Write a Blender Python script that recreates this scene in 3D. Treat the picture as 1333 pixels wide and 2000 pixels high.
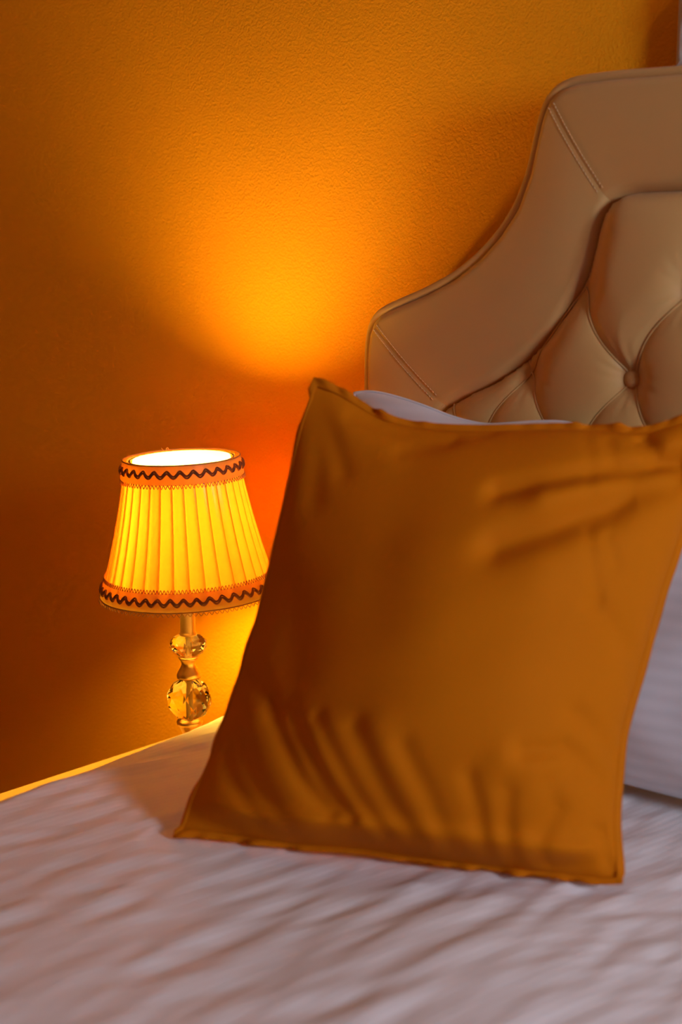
import bpy, math, random
import numpy as np
from mathutils import Vector, Matrix

random.seed(7); np.random.seed(7)
S = bpy.context.scene
for o in list(bpy.data.objects): bpy.data.objects.remove(o)
COL = S.collection
PI = math.pi

# ---------------------------------------------------------------- camera, world, daylight, exposure
cam_d = bpy.data.cameras.new('camera'); cam = bpy.data.objects.new('camera', cam_d); COL.objects.link(cam)
cam_d.sensor_fit = 'VERTICAL'; cam_d.sensor_height = 36.0; cam_d.sensor_width = 24.0
cam_d.lens = 2600/2000*36.0
cam.location = (0, 0, 1.18)
cam.rotation_euler = (PI/2-math.atan(500/2600), 0, math.radians(40))
cam_d.clip_start = .02
cam_d.dof.use_dof = True; cam_d.dof.focus_distance = 1.86; cam_d.dof.aperture_fstop = 3.2
S.camera = cam

W = bpy.data.worlds.new('sky'); S.world = W; W.use_nodes = True
W.node_tree.nodes['Background'].inputs[0].default_value = (.62, .74, 1, 1)
W.node_tree.nodes['Background'].inputs[1].default_value = .6

WIN_X, WIN_Y, WIN_Z, WIN_W, WIN_H = 1.05, .76, 1.48, .50, .95      # the window in the right wall
ld = bpy.data.lights.new('window_daylight', 'AREA'); lo = bpy.data.objects.new('window_daylight', ld); COL.objects.link(lo)
ld.shape = 'RECTANGLE'; ld.size = WIN_W; ld.size_y = WIN_H; ld.energy = 60; ld.color = (.80, .84, 1.0)
lo.location = (WIN_X+.16, WIN_Y, WIN_Z); lo.rotation_euler = (0, math.radians(90), 0)
lo.rotation_euler = Vector((-1, 0, 0)).to_track_quat('-Z', 'Z').to_euler()

S.view_settings.view_transform = 'Standard'; S.view_settings.look = 'None'
S.view_settings.exposure = 0.0; S.view_settings.gamma = 1.0; S.view_settings.use_curve_mapping = False
S.cycles.max_bounces = 12; S.cycles.diffuse_bounces = 6; S.cycles.transmission_bounces = 10; S.cycles.transparent_max_bounces = 10
S.cycles.sample_clamp_indirect = 6.0; S.cycles.blur_glossy = .5

# ---------------------------------------------------------------- materials
def mat(name, col, rough=.6, metal=0, bump=None, vary=None, sheen=0, spec=.5, coat=0, trans=0, ior=1.5, stripe=None):
    m = bpy.data.materials.new(name); m.use_nodes = True
    nt = m.node_tree; b = nt.nodes['Principled BSDF']
    b.inputs['Base Color'].default_value = (*col, 1); b.inputs['Roughness'].default_value = rough
    b.inputs['Metallic'].default_value = metal; b.inputs['Specular IOR Level'].default_value = spec
    b.inputs['Sheen Weight'].default_value = sheen; b.inputs['Coat Weight'].default_value = coat
    b.inputs['Transmission Weight'].default_value = trans; b.inputs['IOR'].default_value = ior
    tc = nt.nodes.new('ShaderNodeTexCoord')
    colsock = None
    if vary:                      # (scale, amount): gentle mottling of the thing's own colour
        n = nt.nodes.new('ShaderNodeTexNoise'); n.inputs['Scale'].default_value = vary[0]; n.inputs['Detail'].default_value = 4
        nt.links.new(tc.outputs['Object'], n.inputs['Vector'])
        r = nt.nodes.new('ShaderNodeMix'); r.data_type = 'RGBA'
        r.inputs[6].default_value = (*[c*(1-vary[1]) for c in col], 1); r.inputs[7].default_value = (*[min(1, c*(1+vary[1])) for c in col], 1)
        nt.links.new(n.outputs['Fac'], r.inputs[0]); colsock = r.outputs[2]
        nt.links.new(colsock, b.inputs['Base Color'])
    hs = []
    if stripe:                    # (rotation z, rotation y, scale, colour drop, bump strength): woven satin stripes
        mp = nt.nodes.new('ShaderNodeMapping'); mp.inputs['Rotation'].default_value = (0, stripe[1], stripe[0])
        nt.links.new(tc.outputs['Object'], mp.inputs['Vector'])
        w = nt.nodes.new('ShaderNodeTexWave'); w.inputs['Scale'].default_value = stripe[2]; w.inputs['Distortion'].default_value = .6
        w.inputs['Detail'].default_value = 1; w.inputs['Detail Scale'].default_value = .4
        nt.links.new(mp.outputs[0], w.inputs['Vector'])
        mx = nt.nodes.new('ShaderNodeMix'); mx.data_type = 'RGBA'
        mx.inputs[6].default_value = (*col, 1); mx.inputs[7].default_value = (*[c*(1-stripe[3]) for c in col], 1)
        nt.links.new(w.outputs['Fac'], mx.inputs[0]); nt.links.new(mx.outputs[2], b.inputs['Base Color'])
        bp = nt.nodes.new('ShaderNodeBump'); bp.inputs['Strength'].default_value = stripe[4]; bp.inputs['Distance'].default_value = .002
        nt.links.new(w.outputs['Fac'], bp.inputs['Height']); hs.append(bp)
    if bump:                      # (scale, strength, distance, detail)
        n = nt.nodes.new('ShaderNodeTexNoise'); n.inputs['Scale'].default_value = bump[0]; n.inputs['Detail'].default_value = bump[3]
        nt.links.new(tc.outputs['Object'], n.inputs['Vector'])
        bp = nt.nodes.new('ShaderNodeBump'); bp.inputs['Strength'].default_value = bump[1]; bp.inputs['Distance'].default_value = bump[2]
        nt.links.new(n.outputs['Fac'], bp.inputs['Height'])
        if hs: nt.links.new(hs[-1].outputs[0], bp.inputs['Normal'])
        hs.append(bp)
    if hs: nt.links.new(hs[-1].outputs[0], b.inputs['Normal'])
    return m

def cloth_lamp(name, col, tr, gloss=0.0, rough=.3):
    """thin fabric that lets light through: diffuse + translucent, with a little satin gloss"""
    m = bpy.data.materials.new(name); m.use_nodes = True; nt = m.node_tree
    nt.nodes.remove(nt.nodes['Principled BSDF']); out = nt.nodes['Material Output']
    d = nt.nodes.new('ShaderNodeBsdfDiffuse'); d.inputs[0].default_value = (*col, 1)
    t = nt.nodes.new('ShaderNodeBsdfTranslucent'); t.inputs[0].default_value = (*col, 1)
    mx = nt.nodes.new('ShaderNodeMixShader'); mx.inputs[0].default_value = tr
    nt.links.new(d.outputs[0], mx.inputs[1]); nt.links.new(t.outputs[0], mx.inputs[2]); last = mx
    if gloss:
        g = nt.nodes.new('ShaderNodeBsdfGlossy'); g.inputs[0].default_value = (1, 1, 1, 1); g.inputs['Roughness'].default_value = rough
        m2 = nt.nodes.new('ShaderNodeMixShader'); m2.inputs[0].default_value = gloss
        nt.links.new(mx.outputs[0], m2.inputs[1]); nt.links.new(g.outputs[0], m2.inputs[2]); last = m2
    nt.links.new(last.outputs[0], out.inputs[0])
    return m

def emit(name, col, s):
    m = bpy.data.materials.new(name); m.use_nodes = True; nt = m.node_tree
    nt.nodes.remove(nt.nodes['Principled BSDF'])
    e = nt.nodes.new('ShaderNodeEmission'); e.inputs[0].default_value = (*col, 1); e.inputs[1].default_value = s
    nt.links.new(e.outputs[0], nt.nodes['Material Output'].inputs[0]); return m

def pane_mat():
    m = bpy.data.materials.new('window_glass'); m.use_nodes = True; nt = m.node_tree
    nt.nodes.remove(nt.nodes['Principled BSDF'])
    t = nt.nodes.new('ShaderNodeBsdfTransparent'); g = nt.nodes.new('ShaderNodeBsdfGlossy'); g.inputs['Roughness'].default_value = .02
    f = nt.nodes.new('ShaderNodeFresnel'); mx = nt.nodes.new('ShaderNodeMixShader')
    nt.links.new(f.outputs[0], mx.inputs[0]); nt.links.new(t.outputs[0], mx.inputs[1]); nt.links.new(g.outputs[0], mx.inputs[2])
    nt.links.new(mx.outputs[0], nt.nodes['Material Output'].inputs[0]); return m

BULB_COL = (1.0, .57, .055)
M = {
 'wall': mat('ochre_plaster', (.86, .365, .004), .75, bump=(260, .42, .004, 5), vary=(3, .04), spec=.25),
 'ceil': mat('ceiling_paint', (.75, .70, .60), .8, bump=(150, .2, .002, 3)),
 'floor': mat('floor_wood', (.28, .15, .07), .4, vary=(4, .25), bump=(40, .15, .002, 4)),
 'white_trim': mat('white_trim', (.75, .72, .66), .45, bump=(60, .05, .001, 2)),
 'leather': mat('beige_leather', (.60, .36, .125), .36, bump=(420, .12, .0006, 3), vary=(7, .05), spec=.5, sheen=.1),
 'thread': mat('pale_thread', (.74, .54, .30), .6, bump=(900, .3, .0004, 2)),
 'mustard': mat('mustard_cotton', (.54, .148, .001), .8, bump=(1500, .15, .0004, 2), vary=(9, .06), sheen=0, spec=.08),
 'sheet': mat('white_satin_stripe', (.78, .75, .75), .62, bump=(700, .10, .0005, 3), stripe=(math.radians(14), 0, 36, .035, .085), spec=.3),
 'pillow': mat('white_pillowcase', (.74, .77, .82), .6, bump=(800, .08, .0005, 3), stripe=(0, math.radians(90), 18, .07, .15), spec=.3),
 'mattress': mat('mattress_ticking', (.7, .68, .64), .8, bump=(300, .1, .001, 2)),
 'shade': cloth_lamp('cream_pleated_satin', (.98, .45, .05), .55, .08, .24),
 'lining': cloth_lamp('white_shade_lining', (.98, .96, .95), .66),
 'trim': cloth_lamp('gold_gauze_trim', (.74, .58, .12), .36, .02, .4),
 'braid': mat('copper_braid', (.30, .10, .035), .45, bump=(1800, .5, .0006, 2)),
 'loop': mat('gold_thread', (.55, .26, .06), .5, bump=(1500, .3, .0004, 2)),
 'gold': mat('champagne_metal', (.70, .48, .20), .36, metal=1, bump=(500, .03, .0003, 2)),
 'wire': mat('shade_wire', (.30, .22, .12), .4, metal=.6, vary=(40, .1)),
 'crystal': mat('cut_crystal', (1, .985, .95), .0, trans=1, ior=1.52),
 'bulb': emit('lit_bulb', BULB_COL, 600),
 'stand': mat('cream_lacquer', (.52, .36, .15), .35, bump=(90, .04, .001, 3), vary=(6, .04)),
 'frame': mat('antique_white_moulding', (.62, .56, .50), .5, bump=(120, .15, .002, 4), vary=(12, .08)),
 'canvas': mat('plain_canvas', (.50, .46, .40), .8, bump=(600, .2, .0008, 3), vary=(3, .08)),
 'glass': pane_mat(),
}

# ---------------------------------------------------------------- mesh helpers
def tag(o, label=None, cat=None, group=None, kind=None):
    if label: o['label'] = label
    if cat: o['category'] = cat
    if group: o['group'] = group
    if kind: o['kind'] = kind
    return o
def empty(name, loc=(0, 0, 0), rz=0):
    o = bpy.data.objects.new(name, None); o.location = loc; o.rotation_euler = (0, 0, rz); COL.objects.link(o); o.empty_display_size = .05; return o
def obj(name, vf, m, parent=None, smooth=True, loc=None):
    if isinstance(vf, bpy.types.Mesh): me = vf
    else:
        me = bpy.data.meshes.new(name); me.from_pydata([tuple(map(float, v)) for v in vf[0]], [], [tuple(map(int, f)) for f in vf[1]])
        me.materials.append(M[m]); me.polygons.foreach_set('use_smooth', [smooth]*len(me.polygons)); me.update()
    o = bpy.data.objects.new(name, me); COL.objects.link(o)
    if loc: o.location = loc
    if parent: o.parent = parent
    return o
def join(parts):
    V, Fc = [], []
    for v, f in parts:
        n = len(V); V += [tuple(p) for p in v]; Fc += [tuple(i+n for i in q) for q in f]
    return V, Fc
def box(x0, x1, y0, y1, z0, z1):
    v = [(x0,y0,z0),(x1,y0,z0),(x1,y1,z0),(x0,y1,z0),(x0,y0,z1),(x1,y0,z1),(x1,y1,z1),(x0,y1,z1)]
    return v, [(0,3,2,1),(4,5,6,7),(0,1,5,4),(1,2,6,5),(2,3,7,6),(3,0,4,7)]
def bevel(o, w=.006, seg=3):
    b = o.modifiers.new('soft_edge', 'BEVEL'); b.width = w; b.segments = seg; b.limit_method = 'ANGLE'
    return o
def grid(P):
    """P: (n, m, 3) array -> verts, faces"""
    n, m = P.shape[:2]; i = np.arange(n*m).reshape(n, m)
    f = np.stack([i[:-1, :-1], i[1:, :-1], i[1:, 1:], i[:-1, 1:]], -1).reshape(-1, 4)
    return P.reshape(-1, 3).tolist(), f.tolist()
def lathe(prof, n=32, cx=0, cy=0, cap=True):
    V = [(cx+r*math.cos(2*PI*k/n), cy+r*math.sin(2*PI*k/n), z) for r, z in prof for k in range(n)]
    Fc = [(j*n+k, j*n+(k+1) % n, (j+1)*n+(k+1) % n, (j+1)*n+k) for j in range(len(prof)-1) for k in range(n)]
    if cap:
        Fc.append(tuple(range(n))[::-1]); Fc.append(tuple((len(prof)-1)*n+k for k in range(n)))
    return V, Fc
def tube(pts, r, n=8, closed=False):
    P = np.array(pts, float); T = np.roll(P, -1, 0)-np.roll(P, 1, 0)
    if not closed: T[0] = P[1]-P[0]; T[-1] = P[-1]-P[-2]
    T /= np.linalg.norm(T, axis=1)[:, None]+1e-12
    up = np.array([0.0, 1.0, .013]); V = []
    for p, t in zip(P, T):
        a = np.cross(t, up); l = np.linalg.norm(a)
        if l < 1e-3: a = np.cross(t, [1., 0, 0]); l = np.linalg.norm(a)
        a /= l; b = np.cross(t, a)
        for k in range(n):
            an = 2*PI*k/n; V.append(p+r*(math.cos(an)*a+math.sin(an)*b))
    m = len(P); Fc = []
    for j in range(m if closed else m-1):
        for k in range(n):
            Fc.append((j*n+k, j*n+(k+1) % n, ((j+1) % m)*n+(k+1) % n, ((j+1) % m)*n+k))
    if not closed: Fc.append(tuple(range(n))[::-1]); Fc.append(tuple((m-1)*n+k for k in range(n)))
    return V, Fc
def resample(pts, n, smooth=6):
    """dense smooth curve through measured points, evenly spaced by arc length"""
    p = np.array(pts, float); d = np.r_[0, np.cumsum(np.linalg.norm(np.diff(p, axis=0), axis=1))]
    k = np.linspace(0, d[-1], 241); q = np.stack([np.interp(k, d, p[:, i]) for i in range(p.shape[1])], -1)
    for _ in range(smooth): q[1:-1] = .25*q[:-2]+.5*q[1:-1]+.25*q[2:]
    d = np.r_[0, np.cumsum(np.linalg.norm(np.diff(q, axis=0), axis=1))]; k = np.linspace(0, d[-1], n)
    return np.stack([np.interp(k, d, q[:, i]) for i in range(p.shape[1])], -1)

# ---------------------------------------------------------------- the room
WALL_Y, ROOM_L, ROOM_F, ROOM_H = 1.53, -2.9, -2.6, 2.7
tag(obj('floor', box(ROOM_L-.1, WIN_X+.1, ROOM_F-.1, WALL_Y+.1, -.1, 0), 'floor', smooth=False), 'dark wooden floor under the bed', kind='structure')
tag(obj('ceiling', box(ROOM_L-.1, WIN_X+.1, ROOM_F-.1, WALL_Y+.1, ROOM_H, ROOM_H+.1), 'ceil', smooth=False), 'pale painted ceiling of the bedroom', kind='structure')
tag(obj('wall_back', box(ROOM_L-.1, WIN_X+.1, WALL_Y, WALL_Y+.1, 0, ROOM_H), 'wall', smooth=False), 'rough plastered ochre wall behind the headboard and lamp', kind='structure')
tag(obj('wall_left', box(ROOM_L-.1, ROOM_L, ROOM_F, WALL_Y, 0, ROOM_H), 'wall', smooth=False), 'ochre wall on the far left of the bedroom', kind='structure')
tag(obj('wall_front', box(ROOM_L-.1, WIN_X+.1, ROOM_F-.1, ROOM_F, 0, ROOM_H), 'wall', smooth=False), 'ochre wall behind the viewer', kind='structure')
y0, y1, z0, z1 = WIN_Y-WIN_W/2, WIN_Y+WIN_W/2, WIN_Z-WIN_H/2, WIN_Z+WIN_H/2
tag(obj('wall_right', join([box(WIN_X, WIN_X+.1, ROOM_F, y0, 0, ROOM_H), box(WIN_X, WIN_X+.1, y1, WALL_Y, 0, ROOM_H),
    box(WIN_X, WIN_X+.1, y0, y1, 0, z0), box(WIN_X, WIN_X+.1, y0, y1, z1, ROOM_H)]), 'wall', smooth=False), 'ochre wall with the window that lets daylight in', kind='structure')
win = tag(obj('window_1', join([box(WIN_X+.03, WIN_X+.08, y0, y0+.035, z0, z1), box(WIN_X+.03, WIN_X+.08, y1-.035, y1, z0, z1),
    box(WIN_X+.03, WIN_X+.08, y0+.035, y1-.035, z0, z0+.035), box(WIN_X+.03, WIN_X+.08, y0+.035, y1-.035, z1-.035, z1)]), 'white_trim', smooth=False), 'white framed window in the right wall', kind='structure')
obj('pane', box(WIN_X+.052, WIN_X+.058, y0+.035, y1-.035, z0+.035, z1-.035), 'glass', win, smooth=False)
obj('window_sill', box(WIN_X-.04, WIN_X, y0-.04, y1+.04, z0-.03, z0), 'white_trim', win, smooth=False)
tag(obj('baseboard_back', box(ROOM_L, WIN_X, WALL_Y-.014, WALL_Y, 0, .09), 'white_trim', smooth=False), 'white baseboard along the ochre wall', kind='structure')

# ---------------------------------------------------------------- bed with upholstered headboard
XC = -.326                       # bed centre line
YF = 1.430                       # front plane of the headboard border
def mir(p): return np.array([(2*XC-x, z) for x, z in p])[::-1]
o_side = [(-1.159,.10),(-1.159,.60),(-1.159,1.00),(-1.159,1.055),(-1.157,1.078),(-1.150,1.095)]
o_curve = [(-1.150,1.095),(-1.138,1.105),(-1.116,1.114),(-1.065,1.132),(-1.015,1.154),(-.976,1.180),(-.946,1.208),(-.920,1.242),(-.903,1.284),(-.894,1.326),(-.887,1.352),(-.879,1.369)]
o_top = [(-.879,1.369),(-.868,1.379),(-.850,1.384),(-.80,1.3855),(-.70,1.384),(-.5,1.384),(XC,1.384)]
i_side = [(-1.044,.10),(-1.044,.60),(-1.044,.93),(-1.040,.952),(-1.033,.970),(-1.020,.983)]
i_curve = [(-1.020,.983),(-.999,.995),(-.940,1.022),(-.895,1.054),(-.859,1.087),(-.832,1.128),(-.812,1.168),(-.803,1.204),(-.798,1.226),(-.789,1.241)]
i_top = [(-.789,1.241),(-.777,1.249),(-.757,1.2525),(-.70,1.2525),(-.5,1.2525),(XC,1.2525)]
bed = tag(empty('bed', (XC, .4, 0)), 'double bed with buttoned beige leather headboard against the ochre wall', 'bed')
def bobj(name, vf, m, parent=bed, smooth=True):
    """child built in world coordinates"""
    loc = np.array([XC, .4, 0])
    return obj(name, ((np.array(vf[0])-loc).tolist(), vf[1]), m, parent, smooth)

outer = np.vstack([resample(o_side, 40)[:-1], resample(o_curve, 80)[:-1], resample(o_top, 60)])
outer = np.vstack([outer[:-1], [[XC, 1.384]], mir(outer[:-1])])
nO = len(outer)
hb_v = [(x, 1.462, z) for x, z in outer]+[(x, 1.4995, z) for x, z in outer]
hb_f = [tuple(range(nO)), tuple(range(nO, 2*nO))[::-1]]+[(k, (k+1) % nO+0, (k+1) % nO+nO, k+nO) for k in range(nO)]
headboard = bobj('headboard', (hb_v, hb_f), 'leather', smooth=False)
headboard['label'] = 'tall beige leather headboard with curved shoulders and buttoned centre'
HB = np.array([0, 0, 0.])
def hobj(name, vf, m, smooth=True): return bobj(name, vf, m, headboard, smooth)

def border(oc, ic, n, ends):
    a = resample(oc, n); b = resample(ic, n); K = 30; out = np.zeros((n, K+2, 3))
    L = np.linalg.norm(np.diff(.5*(a+b), axis=0), axis=1).sum()
    for j in range(n):
        k = j/(n-1); dl = 1e9
        if ends[0]: dl = min(dl, k*L)
        if ends[1]: dl = min(dl, (1-k)*L)
        groove = .0007*math.exp(-(dl/.004)**2) if dl < .05 else 0
        out[j, 0] = (a[j, 0], YF+.058, a[j, 1])
        for c in range(K+1):
            w = c/K
            w = w+.25*math.sin(2*PI*w)*-.35                           # finer towards both rolled edges
            y = YF-.007*math.sin(PI*min(max(w, 0), 1))
            if w < .10: y += .020*(1-w/.10)**2.2
            if w > .90: y += .012*((w-.90)/.10)**2
            p = a[j]*(1-w)+b[j]*w
            out[j, c+1] = (p[0], y+groove, p[1])
    return out
segs = [(o_side, i_side, 60, (0, 1)), (o_curve, i_curve, 90, (1, 1))]
for oc, ic, n, e in segs:
    P = border(oc, ic, n, e); hobj('border_panel', grid(P[:, ::-1]), 'leather')
    Q = P.copy(); Q[..., 0] = 2*XC-Q[..., 0]; hobj('border_panel', grid(Q), 'leather')
P = border(np.vstack([o_top, mir(o_top)[1:]]), np.vstack([i_top, mir(i_top)[1:]]), 140, (1, 1)); hobj('border_panel', grid(P[:, ::-1]), 'leather')
pip = outer[(outer[:, 1] > .3)]
hobj('piping', tube([(x, YF+.011, z) for x, z in resample(pip, 420, 1)], .0058, 10), 'leather')

# stitched mitre seams: two rows of short pale stitches each
def stitches(a, b):
    a = np.array(a); b = np.array(b); d = b-a; L = np.linalg.norm(d); d /= L; nrm = np.array([-d[1], d[0]]); parts = []
    n = int(L/.0062)
    for row in (-.0042, .0042):
        for k in range(n):
            w0 = .09+.80*k/n; p = a+d*L*w0+nrm*row; q = p+d*.0036
            y = YF-.007*math.sin(PI*(w0-.25*.35*0))+.0003
            if w0 < .10: y += .02*(1-w0/.10)**2.2
            if w0 > .90: y += .012*((w0-.90)/.10)**2
            parts.append(tube([(p[0], y-.0006, p[1]), ((p[0]+q[0])/2, y-.0011, (p[1]+q[1])/2), (q[0], y-.0006, q[1])], .00042, 5))
    return join(parts)
for a, b in (((-1.150,1.095), (-1.020,.983)), ((-.879,1.369), (-.789,1.241))):
    hobj('stitching', stitches(a, b), 'thread'); hobj('stitching', stitches((2*XC-a[0], a[1]), (2*XC-b[0], b[1])), 'thread')

# buttoned centre: every diamond is a puffed piece, every button its own part
LX, LZ, BX, BZ = .0705, .106, -.749, 1.037
inner = np.vstack([resample(i_side, 20)[:-1], resample(i_curve, 40)[:-1], resample(i_top, 30)]); inner = np.vstack([inner, mir(inner)[1:]])
def inside(x, z, poly):
    c = False; j = len(poly)-1
    for i in range(len(poly)):
        xi, zi = poly[i]; xj, zj = poly[j]
        if (zi > z) != (zj > z) and x < (xj-xi)*(z-zi)/(zj-zi)+xi: c = not c
        j = i
    return c
ipoly = resample(np.vstack([inner]), 700, 0)
def edge_dist(x, z):
    """distance of points to the rim of the buttoned panel, and the nearest rim point"""
    q = np.stack([x, z], -1).reshape(-1, 2); d = ((q[:, None]-ipoly[None])**2).sum(-1); k = d.argmin(1)
    return np.sqrt(d[np.arange(len(q)), k]).reshape(x.shape), ipoly[k].reshape(*x.shape, 2)
def inside_v(x, z):
    c = np.zeros(x.shape, bool); n = len(ipoly)
    for i in range(0, n, 4):
        xi, zi = ipoly[i]; xj, zj = ipoly[i-4 if i else ((n-1)//4)*4]
        if zi == zj: continue
        c ^= ((zi > z) != (zj > z)) & (x < (xj-xi)*(z-zi)/(zj-zi)+xi)
    return c
def rim(d): return np.where(d < .045, np.sqrt(np.clip(1-(1-d/.045)**2, 0, 1)), 1)
def surf(x, z, puff, corner, pk, d): return YF+.011-rim(d)*(.021+.011*puff-.013*corner-pk*puff)
def bow(z): return -.010*np.sin(PI*(z-BZ)/LZ)**2*np.clip((BZ+LZ-z)/.01, 0, 1)
N = 41
aa, bb = np.meshgrid(np.linspace(0, 1, N), np.linspace(0, 1, N), indexing='ij')
aa = .5-.5*np.cos(PI*aa); bb = .5-.5*np.cos(PI*bb)
CORN4 = ((-LX, 0), (LX, 0), (0, -LZ), (0, LZ))
uu, vv = np.meshgrid(np.linspace(-1, 1, 45), np.linspace(0, 1, 37), indexing='ij'); vv = vv**1.6
def panel(cx, cz, top):
    if top:                                    # the top row runs up to the border without a cross seam
        dx = uu*LX; dz = -LZ*(1-np.abs(uu))*(1-vv)+.120*vv
        rise = np.sin(np.clip((dz+LZ*(1-np.abs(uu)))/.085, 0, 1)*PI/2)
        puff = np.clip(1-uu*uu, 0, 1)**.62*(.25+.75*rise)*np.clip(rise*3, 0, 1)**.6; cs_ = CORN4[:3]
    else:
        dx = (aa-bb)*LX; dz = (aa+bb-1)*LZ
        puff = np.clip(4*aa*(1-aa), 0, 1)**.62*np.clip(4*bb*(1-bb), 0, 1)**.62; cs_ = CORN4
    corner = 0; pk = 0
    for ox, oz in cs_:
        corner = corner+np.exp(-(((dx-ox)/.020)**2+((dz-oz)/.026)**2))
        r = np.hypot(dx-ox, dz-oz); th = np.arctan2(dz-oz, dx-ox); pk = pk+.0012*np.sin(th*15)*np.exp(-((r-.026)/.014)**2)
    x = cx+dx; z = cz+dz; x = x+bow(z)
    ins = inside_v(x, z); d, near = edge_dist(x, z)
    if not ins.any(): return None
    x = np.where(ins, x, near[..., 0]); z = np.where(ins, z, near[..., 1]); d = np.where(ins, d, 0)
    v, f = grid(np.stack([x, surf(x, z, puff, corner, pk, d), z], -1)[::-1])
    fi = ins[::-1].reshape(-1)
    return v, [q for q in f if fi[list(q)].any()]
bprof = [(.0115, 0), (.0118, .003), (.0108, .0062), (.0080, .0085), (.0042, .0097), (.0006, .0100)]
bv, bf = lathe(bprof, 20); bv = [(x, -z, y) for x, y, z in bv]
bme = bpy.data.meshes.new('button'); bme.from_pydata(bv, [], bf); bme.materials.append(M['leather']); bme.polygons.foreach_set('use_smooth', [True]*len(bme.polygons))
def seam_line(p, q):
    k = np.linspace(0, 1, 25); x = p[0]+(q[0]-p[0])*k; z = p[1]+(q[1]-p[1])*k; x = x+(bow(z) if p[0] != q[0] else 0)
    ins = inside_v(x, z); d, _ = edge_dist(x, z); ins &= d > .0015
    if ins.sum() < 4: return None
    corner = np.exp(-((k*np.hypot(q[0]-p[0], q[1]-p[1]))/.024)**2)+(np.exp(-(((1-k)*np.hypot(q[0]-p[0], q[1]-p[1]))/.024)**2) if p[0] != q[0] else 0)
    y = surf(x, z, .12, corner, 0, d)
    return tube(np.stack([x, y, z], -1)[ins], .0013, 6)
for m_ in range(-8, 20):
    for n_ in range(-5, 2):
        x, z = BX+LX*m_, BZ+LZ*n_
        if (m_+n_) % 2:
            pv = panel(x, z, n_ == 1)
            if pv: hobj('tufted_panel', pv, 'leather')
        else:
            if inside(x, z, inner) and edge_dist(np.array([x]), np.array([z]))[0][0] > .02: obj('button', bme, None, headboard, loc=(x-XC, YF+.0045-.4, z))
            ends = ([(x, z+.115)] if n_ == 1 else [(x+LX, z+LZ), (x-LX, z+LZ)])
            for e in ends:
                sv = seam_line((x, z), e)
                if sv: hobj('seam', sv, 'leather')

BL_, BR_, BF_, BH_ = -1.140, .480, -.60, 1.42
for x in (BL_, BR_-.05): bevel(bobj('side_rail', box(x, x+.05, BF_, 1.46, .14, .30), 'leather', smooth=False), .012)
bevel(bobj('foot_rail', box(BL_+.05, BR_-.05, BF_, BF_+.05, .14, .30), 'leather', smooth=False), .012)
for x in (BL_+.03, BR_-.09):
    for y in (BF_+.02, 1.30): bevel(bobj('leg', box(x, x+.06, y, y+.06, 0, .14), 'wire', smooth=False), .004)
bevel(bobj('slat_base', box(BL_+.05, BR_-.05, BF_+.05, 1.42, .25, .30), 'stand', smooth=False), .003)
mt = tag(obj('mattress', box(BL_+.005, BR_-.005, BF_+.02, 1.395, .301, .545), 'mattress', smooth=False), 'thick pale mattress under the white striped duvet', 'mattress'); bevel(mt, .04, 5)

# ---------------------------------------------------------------- duvet
def fold_field(x, y):
    rs = np.random.RandomState(11); h = np.zeros_like(x)
    env = .55+.45*np.sin(x*5.1+1.2)*np.cos(y*3.7-.4)
    for k in range(46):
        lam = rs.uniform(.016, .080); an = math.radians(rs.normal(76, 5)+90); amp = .00038*(lam/.05)**.8
        wob = .02*np.sin(2*PI*(x*math.sin(an)-y*math.cos(an))/rs.uniform(.25, .6)+rs.uniform(0, 6))
        ph = 2*PI*((x*math.cos(an)+y*math.sin(an)+wob)/lam)+rs.uniform(0, 6.28)
        mod = .5+.5*np.sin(2*PI*(x*-math.sin(an)+y*math.cos(an))/rs.uniform(.2, .7)+rs.uniform(0, 6.28))
        h += amp*np.sin(ph)*mod
    for k in range(10):
        an = rs.uniform(0, PI); h += .0016*np.sin(2*PI*(x*math.cos(an)+y*math.sin(an))/rs.uniform(.25, .6)+rs.uniform(0, 6))
    return h*(.7+.5*env)
ZB = .574; R_ = .042
xe0, xe1 = -1.229, BR_+.063
def across(c):
    """c: distance across the duvet from the left roll; returns x, dz, inward weight"""
    arc = R_*PI/2
    if c < 0:
        a = min(-c/R_, PI/2); x = xe0+R_-R_*math.sin(a); z = -R_*(1-math.cos(a))
        if -c > arc: z -= (-c-arc)
        return x, z
    return None
top_w = (xe1-R_)-(xe0+R_)
cs = np.r_[np.linspace(-(R_*PI/2+.16), 0, 30)[:-1], np.linspace(0, 1.02, 185), np.linspace(1.02, top_w, 40)[1:], top_w+np.linspace(0, R_*PI/2+.16, 24)[1:]]
ys = np.r_[np.linspace(-.66, .35, 60)[:-1], np.linspace(.35, 1.398, 200)]
DP = np.zeros((len(cs), len(ys), 3))
for i, c in enumerate(cs):
    if c < 0: x, z = across(c); w = max(0, 1+c/(R_*1.2))
    elif c > top_w:
        q, z = across(-(c-top_w)); x = xe0+xe1-q; w = max(0, 1-(c-top_w)/(R_*1.2))
    else: x, z, w = xe0+R_+c, 0, 1
    DP[i, :, 0] = x; DP[i, :, 1] = ys; DP[i, :, 2] = ZB+z
    DP[i, :, 2] += fold_field(np.full(len(ys), x), ys)*(.35+.65*w)
    DP[i, :, 2] += .011*math.exp(-((x+1.19)/.075)**2)*np.clip((ys-.55)/.35, 0, 1)*w
    if c < -R_*1.2:                                      # hanging side waves in and out
        DP[i, :, 0] += -.003*np.sin(ys*19+1)*min(1, (-c-R_*1.2)/.1)
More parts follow.
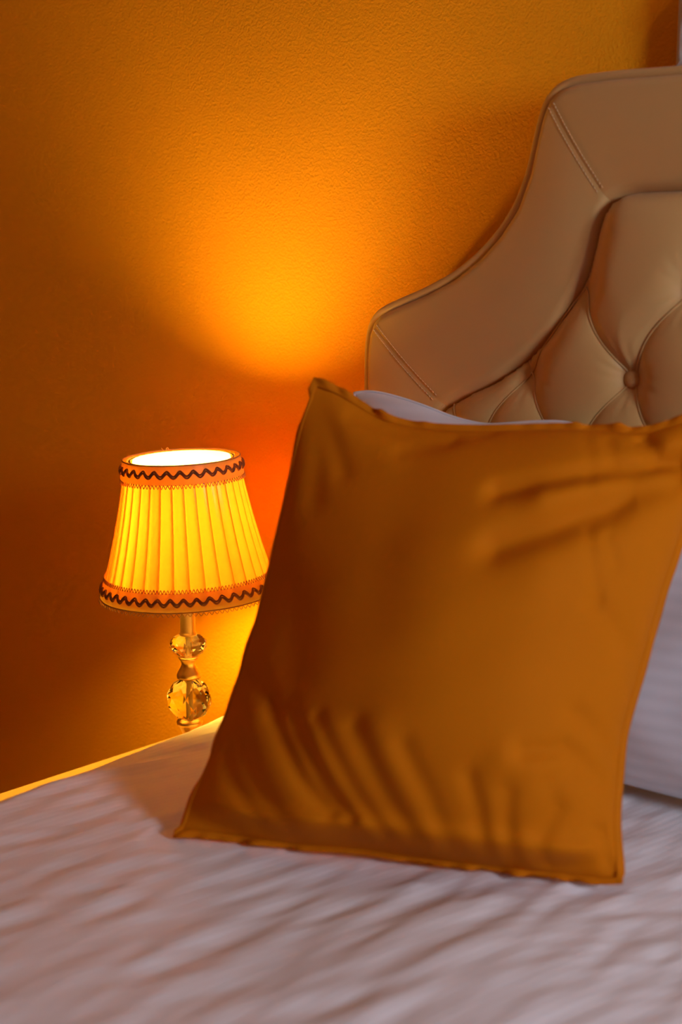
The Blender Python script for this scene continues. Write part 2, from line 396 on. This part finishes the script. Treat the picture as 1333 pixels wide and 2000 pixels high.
# the cushion presses a shallow hollow into the duvet
for q0, q1 in (((-.976, .890), (-.557, 1.091)), ((-.976, .93), (-.60, 1.13))):
    q0, q1 = np.array(q0), np.array(q1); dv = q1-q0; kk = np.clip(((DP[..., :2]-q0) @ dv)/(dv @ dv), 0, 1)
    dd = np.linalg.norm(DP[..., :2]-q0-kk[..., None]*dv, axis=-1)
    cap = .578+.05*np.clip((dd-.03)/.12, 0, 1)
    DP[..., 2] = np.minimum(DP[..., 2], cap)
# foot end droops
fo = np.clip((-.52-ys)/.14, 0, 1); DP[..., 2] -= (.09*fo**2)[None]
duvet = tag(obj('duvet', grid(DP), 'sheet'), 'white satin-striped duvet spread over the bed, softly creased', 'duvet')
sm = duvet.modifiers.new('cloth_thickness', 'SOLIDIFY'); sm.thickness = .012; sm.offset = -1
# piped hem stitched round the left edge
obj('hem', tube([(xe0-.001, y, ZB-R_-.155) for y in np.linspace(-.62, 1.39, 60)], .004, 6), 'sheet', duvet)

# ---------------------------------------------------------------- cushions
def ev(c, k):
    c = np.array(c); return np.stack([np.interp(k, c[:, 0], c[:, i]) for i in (1, 2, 3)], -1)
def coons(E, s, t):
    CL, CR, CB, CT = [np.array(e) for e in E]
    l = ev(CL, t); r = ev(CR, t); b = ev(CB, s); tp = ev(CT, s); s = s[..., None]; t = t[..., None]
    return (1-s)*l+s*r+(1-t)*b+t*tp-((1-s)*(1-t)*CB[0, 1:]+s*(1-t)*CB[-1, 1:]+(1-s)*t*CT[0, 1:]+s*t*CT[-1, 1:])
def soft(e, n=41, it=3):
    e = np.array(e); k = np.linspace(0, 1, n); q = ev(e, k)
    for _ in range(it): q[1:-1] = .25*q[:-2]+.5*q[1:-1]+.25*q[2:]
    return np.c_[k, q]
def polydist(s, t, pts):
    d = np.full(s.shape, 9.); tt = np.zeros_like(s)
    for (a, b), (c, e) in zip(pts[:-1], pts[1:]):
        vx, vy = c-a, e-b; L = vx*vx+vy*vy+1e-9; k = np.clip(((s-a)*vx+(t-b)*vy)/L, 0, 1)
        d = np.minimum(d, np.hypot(s-a-k*vx, t-b-k*vy))
    return d
# edge curves of the mustard cushion in the room: (fraction along the edge, x, y, z)
CL =[ (0.000,-0.976,0.890,0.580),(0.049,-0.978,0.900,0.602),(0.165,-0.975,0.932,0.650),(0.284,-0.974,0.963,0.702),(0.358,-0.973,0.982,0.735),(0.384,-0.977,0.985,0.748),(0.454,-0.974,1.004,0.778),(0.607,-0.979,1.039,0.852),(0.742,-0.984,1.068,0.918),(0.862,-0.989,1.094,0.978),(0.938,-0.991,1.111,1.017),(1.000,-0.987,1.130,1.045) ]
CR =[ (0.000,-0.559,1.090,0.585),(0.033,-0.561,1.096,0.599),(0.081,-0.569,1.101,0.618),(0.134,-0.576,1.108,0.640),(0.240,-0.583,1.127,0.685),(0.313,-0.589,1.140,0.717),(0.457,-0.588,1.176,0.778),(0.609,-0.589,1.212,0.844),(0.715,-0.586,1.240,0.890),(0.830,-0.586,1.268,0.942),(0.926,-0.589,1.289,0.987),(1.000,-0.594,1.303,1.023) ]
CB =[ (0.000,-0.976,0.890,0.580),(0.068,-0.946,0.905,0.583),(0.181,-0.896,0.930,0.581),(0.294,-0.846,0.954,0.580),(0.362,-0.817,0.969,0.582),(0.407,-0.798,0.978,0.584),(0.521,-0.750,1.001,0.580),(0.635,-0.703,1.023,0.580),(0.749,-0.657,1.045,0.580),(0.840,-0.620,1.062,0.580),(0.919,-0.589,1.077,0.580),(0.976,-0.567,1.087,0.580),(1.000,-0.559,1.090,0.585) ]
CT =[ (0.000,-0.987,1.130,1.045),(0.046,-0.968,1.139,1.040),(0.103,-0.946,1.148,1.028),(0.180,-0.918,1.159,1.008),(0.258,-0.886,1.174,1.000),(0.346,-0.850,1.191,0.997),(0.459,-0.803,1.212,0.998),(0.634,-0.732,1.244,1.003),(0.760,-0.683,1.266,1.003),(0.842,-0.651,1.280,1.000),(0.903,-0.629,1.288,1.012),(1.000,-0.594,1.303,1.023) ]
# creases: (depth m, half width m, path across the face in edge fractions)
CRE=[
(-0.007,0.011,[(0.958, 0.917), (0.825, 0.892), (0.683, 0.842), (0.55, 0.808)]),
(0.005,0.018,[(0.95, 0.875), (0.8, 0.842), (0.667, 0.8)]),
(-0.0085,0.016,[(0.95, 0.858), (0.858, 0.842), (0.808, 0.792), (0.7, 0.725), (0.592, 0.675)]),
(0.004,0.03,[(0.967, 0.767), (0.833, 0.717), (0.733, 0.633)]),
(-0.0016,0.006,[(0.783, 0.733), (0.817, 0.658), (0.858, 0.583)]),
(-0.0016,0.006,[(0.833, 0.717), (0.875, 0.658)]),
(-0.0014,0.006,[(0.708, 0.975), (0.742, 0.892), (0.758, 0.817)]),
(-0.002,0.007,[(0.767, 0.958), (0.792, 0.908)]),
(-0.0035,0.009,[(0.85, 0.575), (0.925, 0.517), (1.0, 0.442)]),
(-0.0045,0.009,[(0.875, 0.342), (0.933, 0.308), (1.0, 0.242)]),
(-0.005,0.009,[(0.783, 0.25), (0.867, 0.267), (0.917, 0.242), (0.958, 0.208)]),
(0.004,0.016,[(0.742, 0.225), (0.842, 0.208), (0.908, 0.183)]),
(-0.0035,0.01,[(0.85, 0.192), (0.875, 0.208), (0.892, 0.217)]),
(-0.0055,0.008,[(0.358, 0.075), (0.275, 0.15), (0.2, 0.233), (0.142, 0.3)]),
(-0.0065,0.008,[(0.408, 0.067), (0.342, 0.133), (0.267, 0.225), (0.192, 0.308)]),
(-0.0055,0.008,[(0.483, 0.042), (0.417, 0.117), (0.35, 0.2), (0.283, 0.283)]),
(-0.0045,0.01,[(0.55, 0.05), (0.458, 0.167), (0.383, 0.267)]),
(-0.0045,0.009,[(0.192, 0.042), (0.092, 0.125), (0.05, 0.175)]),
(-0.004,0.01,[(0.258, 0.042), (0.158, 0.133), (0.075, 0.225)]),
(-0.005,0.009,[(0.708, 0.042), (0.692, 0.125), (0.667, 0.183)]),
(-0.005,0.009,[(0.767, 0.025), (0.758, 0.1), (0.758, 0.158)]),
(-0.0045,0.009,[(0.825, 0.033), (0.833, 0.075), (0.867, 0.142)]),
(-0.0045,0.01,[(0.625, 0.042), (0.583, 0.133), (0.508, 0.233)]),
(0.0045,0.016,[(0.45, 0.058), (0.367, 0.167), (0.3, 0.25)]),
(0.004,0.018,[(0.6, 0.05), (0.508, 0.158), (0.442, 0.258)]),
(0.004,0.016,[(0.308, 0.05), (0.192, 0.158), (0.1, 0.25)]),
(-0.007,0.009,[(0.85, 0.017), (0.908, 0.025), (0.967, 0.042)]),
(-0.006,0.009,[(0.0, 0.042), (0.067, 0.017), (0.125, 0.0)]),
(-0.008,0.008,[(0.967, 0.1), (0.975, 0.075), (0.983, 0.042), (0.992, 0.017)]),
(-0.0055,0.01,[(0.125, 0.975), (0.2, 0.983), (0.3, 0.958), (0.383, 0.958)]),
(-0.004,0.01,[(0.283, 0.917), (0.367, 0.942), (0.467, 0.983)]),
(-0.004,0.012,[(0.017, 0.975), (0.092, 0.908), (0.15, 0.842)]),
(0.004,0.02,[(0.058, 0.967), (0.167, 0.942), (0.258, 0.9)]),
(-0.0035,0.014,[(0.025, 0.925), (0.075, 0.842), (0.092, 0.758)]),
(-0.006,0.01,[(0.008, 0.367), (0.075, 0.342), (0.158, 0.292)]),
(-0.003,0.02,[(0.0, 0.6), (0.125, 0.5), (0.183, 0.375)]),
(-0.0025,0.03,[(0.35, 0.683), (0.483, 0.725), (0.592, 0.75)]),
(-0.002,0.03,[(0.158, 0.733), (0.292, 0.642), (0.383, 0.492)]),
(-0.006,0.01,[(0.85, 0.975), (0.9, 0.917), (0.967, 0.892)]),
]

ED = [soft(CL), soft(CR), soft(CB), soft(CT)]
IN = .014
nn = 190
u = np.linspace(0, 1, nn); u = .5*u+.5*(.5-.5*np.cos(PI*u))
s, t = np.meshgrid(u, u, indexing='ij')
base = coons(ED, IN+(1-2*IN)*s, IN+(1-2*IN)*t)
nv = np.cross(base[-1, 0]-base[0, 0], base[0, -1]-base[0, 0]); nv /= np.linalg.norm(nv)
tp_ = np.where(t < .5, 1-np.abs(2*t-1)**3.4, 1-np.abs(2*t-1)**2.1)
sw = s**1.22
puff = np.clip((1-np.abs(2*sw-1)**2.05)*tp_, 0, 1)
fr = .126*puff**.72+.016*np.exp(-((t-.050)/.030)**2)*np.clip(puff*8, 0, 1)
mask = np.clip(puff*14, 0, 1)**.5
for A_, w_, pts in CRE:
    d = polydist(s, t, pts)*.47
    if pts[0][0] > .9 and pts[0][1] > .8 or pts[0][0] > .84 and pts[0][1] > .95: A_ *= 1.9
    elif pts[0][0] > .75 and pts[0][1] > .15: A_ *= 1.5
    fr += A_*np.exp(-(d/(1.2*w_))**2)*mask
fr += mask*(.0022*np.sin(s*9+2*t)*np.cos(t*8-1.5*s)+.0010*np.sin(s*21-t*13+1)*np.sin(t*17+s*5))
bk = -.060*puff**.6
bk = np.where(t < .5, bk*(.5+t), bk)
front = base+nv*fr[..., None]; back = base+nv*(bk[..., None]-.0005)
front[..., 2] = np.maximum(front[..., 2], .581); back[..., 2] = np.maximum(back[..., 2], .5805)
cush = tag(empty('throw_cushion', tuple(base[nn//2, 0])), 'mustard yellow square cushion with flanged edge leaning on the white pillow', 'cushion')
oc = np.array(cush.location)
def cobj(name, vf): return obj(name, ((np.array(vf[0])-oc).tolist(), vf[1]), 'mustard', cush)
cobj('cover', join([grid(front), grid(back[::-1])]))
# flange: a flat stitched strip round the seam, rippling
k1 = np.linspace(0, 1, 150)
per = [(k1, 0*k1), (0*k1+1, k1), (1-k1, 0*k1+1), (0*k1, 1-k1)]
S_ = np.concatenate([p[0][:-1] for p in per]); T_ = np.concatenate([p[1][:-1] for p in per])
FP = []
for c in np.linspace(0, 1, 6):
    ins = IN*1.15*c
    p = coons(ED, ins+(1-2*ins)*S_, ins+(1-2*ins)*T_)
    rip = (1-c)*(.0040*np.sin(S_*43+T_*31)+.0035*np.sin(S_*67-T_*57+1.3)+.002*np.sin(S_*118+T_*23))*(.55+.45*np.sin(S_*9.7+T_*6.1+.6))
    fold = np.where((T_ > .02) & (T_ < .97), -.016, 0.0)+np.where(T_ > .97, .002, 0)
    p = p+nv*(rip+.001+(1-c)*fold)[:, None]
    p[:, 2] = np.maximum(p[:, 2], .5815)
    FP.append(p)
FP = np.array(FP); FP = np.concatenate([FP, FP[:, :1]], 1)
fl = cobj('flange', grid(FP)); so = fl.modifiers.new('two_layers', 'SOLIDIFY'); so.thickness = .0032; so.offset = 0

# white bed pillow against the headboard
PT = [(0,-1.128,1.372,1.000),(.03,-1.110,1.375,1.004),(.07,-1.085,1.376,1.003),(.13,-1.045,1.376,.997),(.19,-1.003,1.376,.988),(.24,-.970,1.376,.979),(.31,-.920,1.376,.973),(.40,-.860,1.376,.982),(.46,-.815,1.376,.987),(.52,-.775,1.376,.983),(.65,-.68,1.376,.972),(.8,-.57,1.376,.985),(.93,-.47,1.376,1.0),(1,-.415,1.374,1.005)]
PB = [(0,-1.095,1.320,.588),(.5,-.75,1.318,.584),(1,-.42,1.320,.588)]
PL = [(0,-1.095,1.320,.588),(.3,-1.080,1.332,.70),(.6,-1.085,1.350,.84),(.9,-1.115,1.368,.96),(1,-1.128,1.372,1.000)]
PR = [(0,-.42,1.320,.588),(.3,-.445,1.332,.70),(.6,-.44,1.350,.84),(.9,-.425,1.368,.96),(1,-.415,1.374,1.005)]
PE = [soft(PL), soft(PR), soft(PB), soft(PT, 61, 2)]
nn = 120
u = np.linspace(0, 1, nn); u = .5*u+.5*(.5-.5*np.cos(PI*u))
s, t = np.meshgrid(u, u, indexing='ij'); base = coons(PE, s, t)
nv = np.cross(base[-1, 0]-base[0, 0], base[0, -1]-base[0, 0]); nv /= np.linalg.norm(nv)
puff = np.clip((1-np.abs(2*s-1)**3)*(1-np.abs(2*t-1)**2.2), 0, 1)
fr = .080*puff**.55*(1.12-.45*t)+np.clip(puff*5, 0, 1)*(.002*np.sin(s*31+3*np.sin(t*5))*np.cos(t*11)+.0016*np.sin(s*13-t*17))
bk = -.020*puff**.55*(1.2-.5*t)
front = base+nv*fr[..., None]; back = base+nv*(bk[..., None]-.0005)
front[..., 2] = np.maximum(front[..., 2], .580)
pw = tag(empty('bed_pillow', (-.75, 1.318, .584)), 'white faintly striped bed pillow propped against the headboard behind the mustard cushion', 'pillow')
ow = np.array(pw.location)
obj('pillowcase', ((np.array(join([grid(front), grid(back[::-1])])[0])-ow).tolist(), join([grid(front), grid(back[::-1])])[1]), 'pillow', pw)
ring = np.concatenate([base[:, 0], base[-1, 1:], base[::-1, -1][1:], base[0, ::-1][1:-1]])
obj('seam', (lambda v: ((np.array(v[0])-ow).tolist(), v[1]))(tube(ring, .0022, 6, True)), 'pillow', pw)

# ---------------------------------------------------------------- bedside table
NS = tag(empty('bedside_table', (-1.405, 1.270, 0), math.radians(-4)), 'cream lacquered bedside table beside the bed under the lamp', 'bedside table')
ns_w, ns_d = .152, .235
bevel(obj('table_top', box(-ns_w, ns_w, -ns_d, ns_d, .383, .405), 'stand', NS, False), .004)
bevel(obj('body', box(-ns_w+.012, ns_w-.012, -ns_d+.015, ns_d-.005, .10, .383), 'stand', NS, False), .003)
for z in (.115, .258):
    dr = bevel(obj('drawer', box(-ns_w+.022, ns_w-.022, -ns_d+.003, -ns_d+.015, z, z+.13), 'stand', NS, False), .003)
    kv, kf = lathe([(.004, 0), (.004, .010), (.011, .015), (.012, .020), (.008, .025), (.001, .026)], 18)
    obj('knob', ([(x, -ns_d+.003-zz, y+z+.065) for x, y, zz in kv], kf), 'gold', dr)
for x in (-ns_w+.03, ns_w-.03):
    for y in (-ns_d+.035, ns_d-.03): lg = lathe([(.011, 0), (.018, .10)], 16, x, y); obj('leg', lg, 'stand', NS)

# ---------------------------------------------------------------- table lamp
LXY = (-1.395, 1.310); ZT = .405
lamp = tag(empty('table_lamp', (*LXY, ZT)), 'lit crystal table lamp with pleated cream shade and copper braid trim', 'lamp')
def lobj(name, vf, m, parent=lamp, smooth=True):
    return obj(name, ([(x, y, z-ZT) for x, y, z in vf[0]], vf[1]), m, parent, smooth)
lobj('base', lathe([(.002,.4055),(.058,.4055),(.060,.409),(.058,.414),(.046,.418),(.030,.422),(.018,.430),(.012,.452)], 40), 'gold')
lobj('lower_stem', lathe([(.0105,.450),(.0095,.462),(.0110,.476),(.0150,.486),(.0190,.4915),(.0200,.4945),(.0185,.4975),(.010,.499)], 32), 'gold')
def facet(rings, n):
    """brilliant-cut body: rings of vertices, each turned half a step, joined by triangles"""
    V, Fc = [], []
    for j, (r, z) in enumerate(rings):
        for k in range(n):
            a = 2*PI*(k+.5*(j % 2))/n+.13; V.append((r*math.cos(a), r*math.sin(a), z))
    for j in range(len(rings)-1):
        for k in range(n):
            a, b = j*n+k, j*n+(k+1) % n; c, d = (j+1)*n+k, (j+1)*n+(k+1) % n
            if j % 2 == 0: Fc += [(a, b, c), (b, d, c)]
            else: Fc += [(a, d, c), (a, b, d)]
    Fc.append(tuple(range(n))[::-1]); Fc.append(tuple((len(rings)-1)*n+k for k in range(n)))
    return V, Fc
zc = .5305; Rb = .0345
lobj('crystal_ball', facet([(Rb*math.cos(f)*1.0, zc+Rb*.965*math.sin(f)) for f in np.radians([-70, -44, -15, 15, 44, 70])], 9), 'crystal', smooth=False)
lobj('neck', lathe([(.008,.5635),(.0175,.5640),(.0182,.5675),(.0165,.5725),(.0125,.579),(.0105,.585),(.0112,.590),(.0145,.5935),(.0150,.5955),(.008,.597)], 32), 'gold')
lobj('crystal_bead', facet([(.0145,.5968),(.0225,.603),(.0278,.611),(.0278,.619),(.0215,.6262),(.0140,.6295)], 10), 'crystal', smooth=False)
lobj('threaded_rod', lathe([(.0035,.4985),(.0035,.6300)], 14), 'wire')
lobj('pole', lathe([(.0125,.6297),(.0130,.631),(.0118,.633),(.0112,.636),(.0112,.732),(.0105,.735)], 32), 'gold')
lobj('socket', lathe([(.006,.735),(.0145,.737),(.0150,.739),(.0150,.761),(.0135,.763)], 28), 'white_trim')
bulb = lobj('bulb', lathe([(.0125,.763),(.0135,.769),(.0200,.778),(.0265,.791),(.0290,.807),(.0280,.824),(.0230,.840),(.0150,.851),(.0060,.857),(.0008,.858)], 24), 'bulb')

SB, ST, RB, RT = .703, .895, .1245, .0805          # shade: bottom and top height, radii
TILT = Matrix.Rotation(math.radians(2.2), 4, Vector((math.sin(math.radians(40)), -math.cos(math.radians(40)), 0)))
def rad(z): return RB+(RT-RB)*(z-SB)/(ST-SB)-.0035*math.sin(PI*(z-SB)/(ST-SB))
def shade_pt(th, z, off=0): r = rad(z)+off; return (r*math.cos(th), r*math.sin(th), z)
pivot = Vector((0, 0, .80-ZT))
def shobj(name, vf, m, parent):
    v = [tuple(TILT @ (Vector((x, y, z-ZT))-pivot)+pivot) for x, y, z in vf[0]]
    return obj(name, (v, vf[1]), m, parent)
NPL = 34; NT = NPL*14
jit = [random.uniform(.75, 1.25) for _ in range(NPL)]
PLEAT = [(0, 0), (.12, .25), (.28, .55), (.46, .80), (.64, .95), (.82, 1.0), (.95, .98), (1.0, .86), (.97, .72), (.90, .62), (.84, .50), (.83, .38), (.87, .22), (.94, .08)]
SP = np.zeros((NT+1, 24, 3))                      # knife pleats that lap over one another
for i in range(NT+1):
    k = i % NT; idx = (k//14) % NPL; qa, qr = PLEAT[k % 14]; th = 2*PI*(k//14+qa)/NPL
    for j in range(24):
        z = SB+(ST-SB)*j/23; amp = (.0050*(1-j/23)+.0030)*jit[idx]
        SP[i, j] = shade_pt(th, z, amp*(qr-.7)+.0004)
shade = shobj('shade', grid(SP), 'shade', lamp)
shade['label'] = 'pleated cream satin lamp shade glowing from inside'
lining = grid(np.array([[shade_pt(2*PI*i/120, SB+(ST-SB)*j/12, -.0105) for j in range(13)] for i in range(121)]))
shobj('lining', lining, 'lining', shade)
def ringband(z0, z1, off, n=180):
    return grid(np.array([[shade_pt(2*PI*i/n, z0+(z1-z0)*j/4, off+.0008*math.sin(PI*j/4)) for j in range(5)] for i in range(n+1)]))
def wave(zc_, amp, waves, off, ph=0, n=12, lift=.0008):
    return [shade_pt(2*PI*i/(waves*n), zc_+amp*math.sin(2*PI*i/n+ph), off+lift*math.cos(4*PI*i/n+ph)) for i in range(waves*n)]
def closed_tube(pts, r, n=5): return tube(pts, r, n, True)
for (za, zb, zbr, nw, nl, zl) in ((.8685, .8955, .8830, 30, 100, .8655), (.6975, .7235, .7110, 44, 150, .7265)):
    tr = shobj('trim_band', ringband(za, zb, .0040), 'trim', shade)
    b1 = shobj('braid', join([closed_tube(wave(zbr+.0016, .0036, nw, .0062), .0014), closed_tube(wave(zbr-.0016, .0036, nw, .0062), .0014)]), 'braid', shade)
    b1['label'] = 'dark copper wavy braid'
    shobj('picot_edging', closed_tube(wave(zl+(.001 if zl > .8 else -.001), .0026, nl, .0046, n=8, lift=0), .00075, 4), 'loop', shade)
    shobj('trim_cord', closed_tube([shade_pt(2*PI*i/160, (zb if zl > .8 else za), .0042) for i in range(160)], .0010, 6), 'loop', shade)
shobj('fringe', closed_tube(wave(.6945, .0020, 110, .0046, n=8, lift=0), .0006, 4), 'loop', shade)
# wire frame of the shade
for k in range(6):
    th = 2*PI*(k+.5)/6+math.radians(21)
    shobj('shade_rib', tube([shade_pt(th, SB+(ST-SB)*j/10, -.0065) for j in range(11)], .0013, 6), 'wire', shade)
for z in (SB+.002, ST-.002): shobj('shade_ring', closed_tube([shade_pt(2*PI*i/80, z, -.0055) for i in range(80)], .0014, 6), 'wire', shade)
for k in range(3):
    th = 2*PI*k/3; r = rad(.748)-.006
    shobj('shade_spoke', tube([(.0150*math.cos(th), .0150*math.sin(th), .748), (r*math.cos(th), r*math.sin(th), .748)], .0012, 6), 'wire', shade)
shobj('finial_thread', tube([shade_pt(math.radians(150)+.02*k, ST+.001+.004*math.sin(k*1.1), .002+.001*math.cos(k*2)) for k in range(9)], .0006, 5), 'loop', shade)

# ---------------------------------------------------------------- framed picture above the bed
FX0, FX1, FZ0, FZ1 = -.752, .092, 1.396, 2.05
pf = tag(empty('picture_frame', (.5*(FX0+FX1), 1.527, FZ0)), 'pale moulded frame hung on the ochre wall just above the headboard', 'picture frame')
po = np.array(pf.location)
prof = [(0, 1.527), (0, 1.511), (.004, 1.505), (.010, 1.503), (.014, 1.506), (.018, 1.502), (.028, 1.497), (.040, 1.4975), (.048, 1.503), (.054, 1.509), (.058, 1.507), (.064, 1.512), (.066, 1.520)]
def side(a, b, nrm, n):
    """one mitred length of moulding with a carved running scallop"""
    a = np.array(a, float); b = np.array(b, float); d = (b-a)/np.linalg.norm(b-a); nrm = np.array(nrm, float); L = np.linalg.norm(b-a)
    P = np.zeros((n, len(prof), 3))
    for i in range(n):
        for j, (w, y) in enumerate(prof):
            k = w+(L-2*w)*i/(n-1); p = a+d*k+nrm*w
            sc = .0030*math.sin(2*PI*k/.085)*(1 if 4 < j < 9 else 0)
            q = p+nrm*sc; P[i, j] = (q[0], y-(.0025*abs(math.sin(2*PI*k/.085)) if 5 < j < 8 else 0), q[1])
    return grid(P)
for a, b, nr in (((FX0,FZ0),(FX0,FZ1),(1,0)), ((FX1,FZ1),(FX1,FZ0),(-1,0)), ((FX0,FZ1),(FX1,FZ1),(0,-1)), ((FX1,FZ0),(FX0,FZ0),(0,1))):
    v, f = side(a, b, nr, 90); obj('moulding', ((np.array(v)-po).tolist(), f), 'frame', pf)
v, f = box(FX0+.060, FX1-.060, 1.517, 1.526, FZ0+.060, FZ1-.060); obj('canvas', ((np.array(v)-po).tolist(), f), 'canvas', pf, False)
